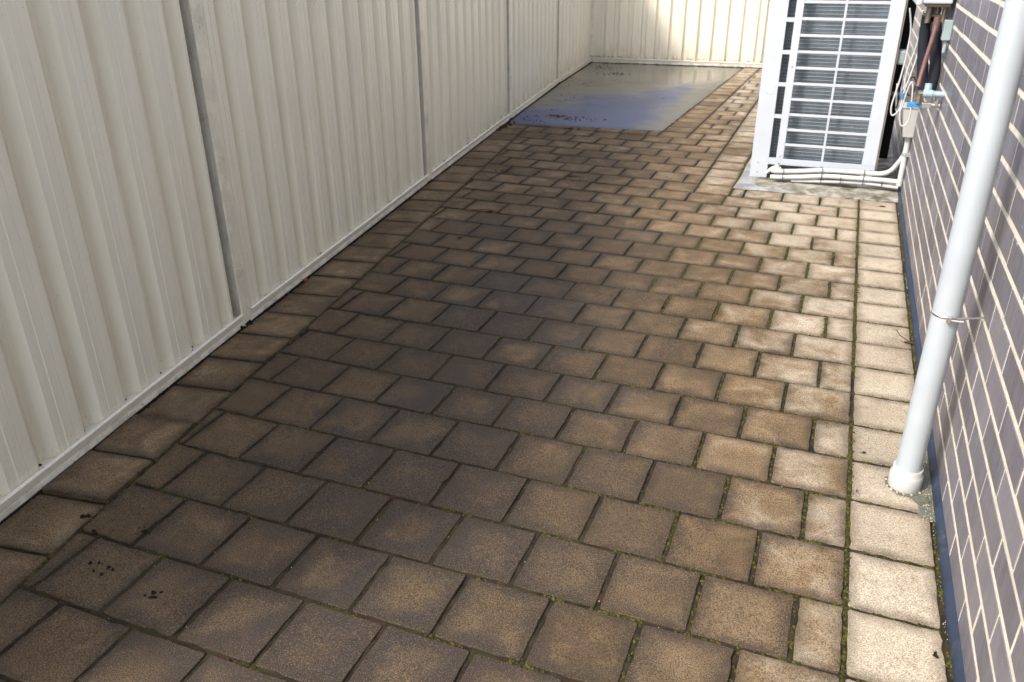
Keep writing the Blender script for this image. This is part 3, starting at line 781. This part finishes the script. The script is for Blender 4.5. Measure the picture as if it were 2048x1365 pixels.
# water heater on the wall, only its underside in view
wh = empty('water_heater', (.7, 14.9, 5.25)); tag(wh, 'white wall mounted water heater at the top edge, pipes leaving its underside', 'water heater')
q = MB(); q.box(.42, 1.0, 14.2, 16.2, 5.25, 8.3, bev=.03); part('body', q, M['casing'], wh)
q = MB(); q.box(.30, .425, 14.16, 16.25, 5.20, 8.35, bev=.05); part('front_cover', q, M['casing'], wh)
q = MB(); q.box(1.0, 1.068, 14.5, 15.9, 4.9, 8.0); part('bracket', q, M['dark'], wh)
q = MB(); q.box(.5, .98, 14.35, 16.0, 5.18, 5.26); 
for a_, b_, r_ in ((.60, 14.5, .06), (.78, 14.7, .07), (.70, 15.1, .08), (.9, 14.5, .05)): q.tube([(a_, b_, 4.85), (a_, b_, 5.2)], r_, 10)
q.tube([(.5, 14.6, 5.0), (.95, 14.6, 4.98)], .04, 8)
part('connections', q, M['brass'], wh)
lg = MB()
for pts_ in ([(.60, 14.7, 5.0), (.62, 14.7, 4.5), (.70, 14.6, 3.9), (.80, 14.5, 3.45)], [(.78, 14.5, 4.85), (.86, 14.4, 4.4), (.93, 14.3, 3.9), (.92, 14.2, 3.5)]):
    lg.tube(smooth_path(pts_), .115, 16)
tag(lg.build('insulated_pipe', M['black'], origin=(.8, 14.5, 3.4)), 'black foam insulated pipes dropping from the water heater', 'pipe')
cp = MB(); cp.tube(smooth_path([(.76, 14.1, 4.95), (.74, 14.05, 4.6), (.68, 14.0, 4.1), (.63, 13.9, 3.6)]), .048, 12); cp.tube([(.76, 14.1, 4.72), (.765, 14.1, 5.0)], .07, 8)
tag(cp.build('copper_pipe', M['copper'], origin=(.63, 13.9, 3.6)), 'reddish copper pipe in front of the black insulation', 'pipe')
tp = empty('pipe_tee', (.9, 12.9, 3.6)); tag(tp, 'pale blue plastic pipe stub sticking out of the brick wall', 'pipe')
q = MB(); q.tube([(.70, 12.9, 3.60), (1.075, 12.9, 3.60)], .062, 16); part('stub', q, M['bluepipe'], tp)
q = MB(); q.tube([(.68, 12.9, 3.60), (.86, 12.9, 3.60)], .082, 16); q.tube([(.76, 12.9, 3.55), (.76, 12.95, 3.8)], .07, 14); part('socket', q, M['bluepipe'], tp)
q = MB(); q.tube([(.60, 12.9, 3.60), (.69, 12.9, 3.60)], .06, 12); q.tube([(.62, 12.9, 3.40), (.62, 12.9, 3.66)], .05, 12); part('brass_fitting', q, M['brass'], tp)
vl = empty('tap_valve', (.9, 12.9, 3.35)); tag(vl, 'chrome valve body on the wall just below the blue pipe stub', 'valve')
q = MB(); q.tube([(.70, 12.95, 3.37), (1.04, 12.95, 3.37)], .05, 12); q.tube([(.98, 12.95, 3.36), (.98, 12.95, 3.50)], .06, 12); q.box(.70, .88, 12.88, 13.0, 3.31, 3.42, bev=.01); part('body', q, M['chrome'], vl)
q = MB(); q.box(.42, .68, 12.9, 12.99, 3.31, 3.41, bev=.015); part('blue_handle', q, M['bluetag'], vl)
pw = MB(); pw.box(.90, 1.068, 13.9, 14.12, 4.55, 4.95, bev=.015); pw.tube([(1.0, 14.0, 4.3), (1.0, 14.0, 4.56)], .04, 8)
tag(pw.build('power_outlet', M['greybox'], origin=(1, 14, 4.5)), 'small grey outlet box on the brick wall below the heater', 'power outlet')

# ------------------------------------------------------------------ litter
def crumbs(name, pts_, mat, label, cat, group=None, r=(.012, .032), z=.008, flat=.5):
    mb = MB()
    for x, y in pts_:
        k0 = len(mb.v); lump(mb, x, y, z, rnd.uniform(*r), flat); a_ = rnd.random()*3.14; e_ = rnd.uniform(1.0, 1.6); ca, sa = math.cos(a_), math.sin(a_)
        for k in range(k0, len(mb.v)):
            dx, dy = mb.v[k][0]-x, mb.v[k][1]-y; u, v = (dx*ca+dy*sa)*e_, (-dx*sa+dy*ca)*.7; mb.v[k] = (x+u*ca-v*sa, y+u*sa+v*ca, mb.v[k][2]+rnd.uniform(0, .012))
    o = mb.build(name, M[mat], origin=(*pts_[0], 0), recalc=False); tag(o, label, cat, group); return o
def scat(x, y, n, sx, sy): return [(x+rnd.gauss(0, sx), y+rnd.gauss(0, sy)) for _ in range(n)]
G = 'dark crumbs scattered on the pavers'
crumbs('soil_crumb', scat(-8.02, -1.40, 7, .09, .05), 'crumb', 'larger clump of dark crumbs near the bottom left corner', 'crumbs', G)
crumbs('soil_crumb', scat(-7.16, -1.57, 6, .07, .05), 'crumb', 'dark crumbs on the paver right of the larger corner clump', 'crumbs', G)
crumbs('soil_crumb', scat(-8.95, -.74, 4, .04, .03), 'crumb', 'single dark crumb on the border paver nearest the fence rail joint', 'crumbs', G)
crumbs('soil_crumb', scat(-8.57, -.93, 5, .05, .02), 'crumb', 'dark crumbs lying in the border joint at lower left', 'crumbs', G)
crumbs('soil_crumb', scat(-8.03, -.70, 6, .09, .03), 'crumb', 'dark crumbs straddling a paver joint above the corner clump', 'crumbs', G)
crumbs('soil_crumb', scat(.84, .62, 4, .02, .015), 'crumb', 'dark crumb on the pale paver at the bottom right', 'crumbs', G, r=(.015, .03))
crumbs('soil_crumb', scat(-8.15, 17.3, 9, .2, .04), 'crumb', 'thin scatter of dark crumbs in the middle of the far pavers', 'crumbs', G)
crumbs('soil_crumb', scat(-10.4, 17.1, 14, .18, .10), 'crumb', 'dark scatter of crumbs near the far end of the left border', 'crumbs', G)
crumbs('soil_crumb', scat(-10.62, 24.16, 16, .14, .05), 'leaf', 'small reddish brown clump at the front edge of the slab', 'crumbs', r=(.03, .07))
dh = crumbs('dirt_heap', scat(-13.12, 23.5, 120, .10, .55), 'leaf', 'x', 'x', r=(.02, .06), flat=.9); del dh['label']; del dh['category']; dh['kind'] = 'stuff'
def leaf(x, y, a, L, label, mat='leaf'):
    mb = MB(); W_ = L*.38; ca, sa = math.cos(a), math.sin(a); vs_ = []
    prof = [(-1, 0), (-.6, .6), (0, 1), (.6, .55), (1, 0), (.6, -.55), (0, -1), (-.6, -.6)]
    for u, v in prof: vs_.append((x+ca*u*L-sa*v*W_, y+sa*u*L+ca*v*W_, .016+.018*abs(v)+rnd.uniform(0, .008)))
    vs_.append((x, y, .014)); n_ = len(prof); mb.add(vs_+[(p_[0], p_[1], p_[2]-.005) for p_ in vs_], [(i, (i+1) % n_, n_) for i in range(n_)]+[(n_+1+(i+1) % n_, n_+1+i, 2*n_+1) for i in range(n_)]+[(i, n_+1+i, n_+1+(i+1) % n_, (i+1) % n_) for i in range(n_)])
    mb.tube([(x-ca*L, y-sa*L, .018), (x-ca*L*1.5, y-sa*L*1.5+.01, .03)], .004, 5)
    tag(mb.build('dead_leaf', M[mat], origin=(x, y, 0), recalc=True), label, 'leaf', 'small dead leaves on the pavers')
leaf(.17, 4.21, .4, .035, 'tiny dark leaf on the pale paver left of the downpipe collar')
leaf(.09, 3.23, 1.4, .03, 'tiny dark leaf beside the mossy joint below the downpipe')
leaf(.88, 8.21, -.2, .08, 'dark curled leaf against the wall edge beside the downpipe clip')
leaf(.59, 17.03, .1, .09, 'dead leaf on the pale paver just in front of the pad')
leaf(-9.04, 10.74, .5, .07, 'dark leaf lying on a paver near the left border')
leaf(-9.2, 13.0, .2, .10, 'thin leaf shred lying along a joint in the middle distance')
tw = MB(); tw.tube(smooth_path([(-9.75, 12.9, .02), (-9.4, 13.12, .03), (-9.1, 13.1, .02), (-8.8, 12.95, .02)]), .012, 6)
tag(tw.build('twig', M['twig'], origin=(-9.4, 13, 0)), 'thin curved twig lying across the pavers near the left border', 'twig')
tw = MB(); tw.tube(smooth_path([(.72, 8.75, .01), (.76, 8.5, .03), (.86, 8.35, .02), (.95, 8.25, .015)]), .006, 6)
tag(tw.build('twig', M['twig'], origin=(.8, 8.4, 0)), 'hair thin curved stem near the wall behind the downpipe', 'twig')
rs = MB(); rs.box(xf(7.05)+.03, xf(7.05)+.10, 7.0, 7.1, .0, .05, bev=.01); tag(rs.build('plastic_scrap', M['rust'], origin=(xf(7.05)+.06, 7.05, 0)), 'tiny red scrap at the foot of the fence rail', 'scrap')
# fallen leaf debris on the slab
db = MB()
for cx_, cy_, n_, sx, sy in ((-11.9, 26.5, 60, .22, .12), (-11.4, 26.2, 45, .5, .25), (-12.7, 25.7, 40, .3, .3), (-10.6, 26.2, 24, .6, .3), (-14.3, 37.5, 16, .9, 1.0), (-14.0, 41.5, 34, .5, .5), (-13.1, 35.2, 40, .3, .3), (-12.6, 39.2, 40, .35, .3), (-13.4, 31, 18, .8, 1.2), (-10, 30, 14, 2.2, 2.5), (-12.4, 25.0, 40, .4, .15)):
    for x, y in scat(cx_, cy_, n_, sx, sy):
        if 24.8 < y < 43.3 and xf(y)+.1 < x < -7.2: lump(db, x, y, .012, rnd.uniform(.012, .05), .25)
tag(db.build('leaf_debris', M['crumb'], recalc=False), kind='stuff')
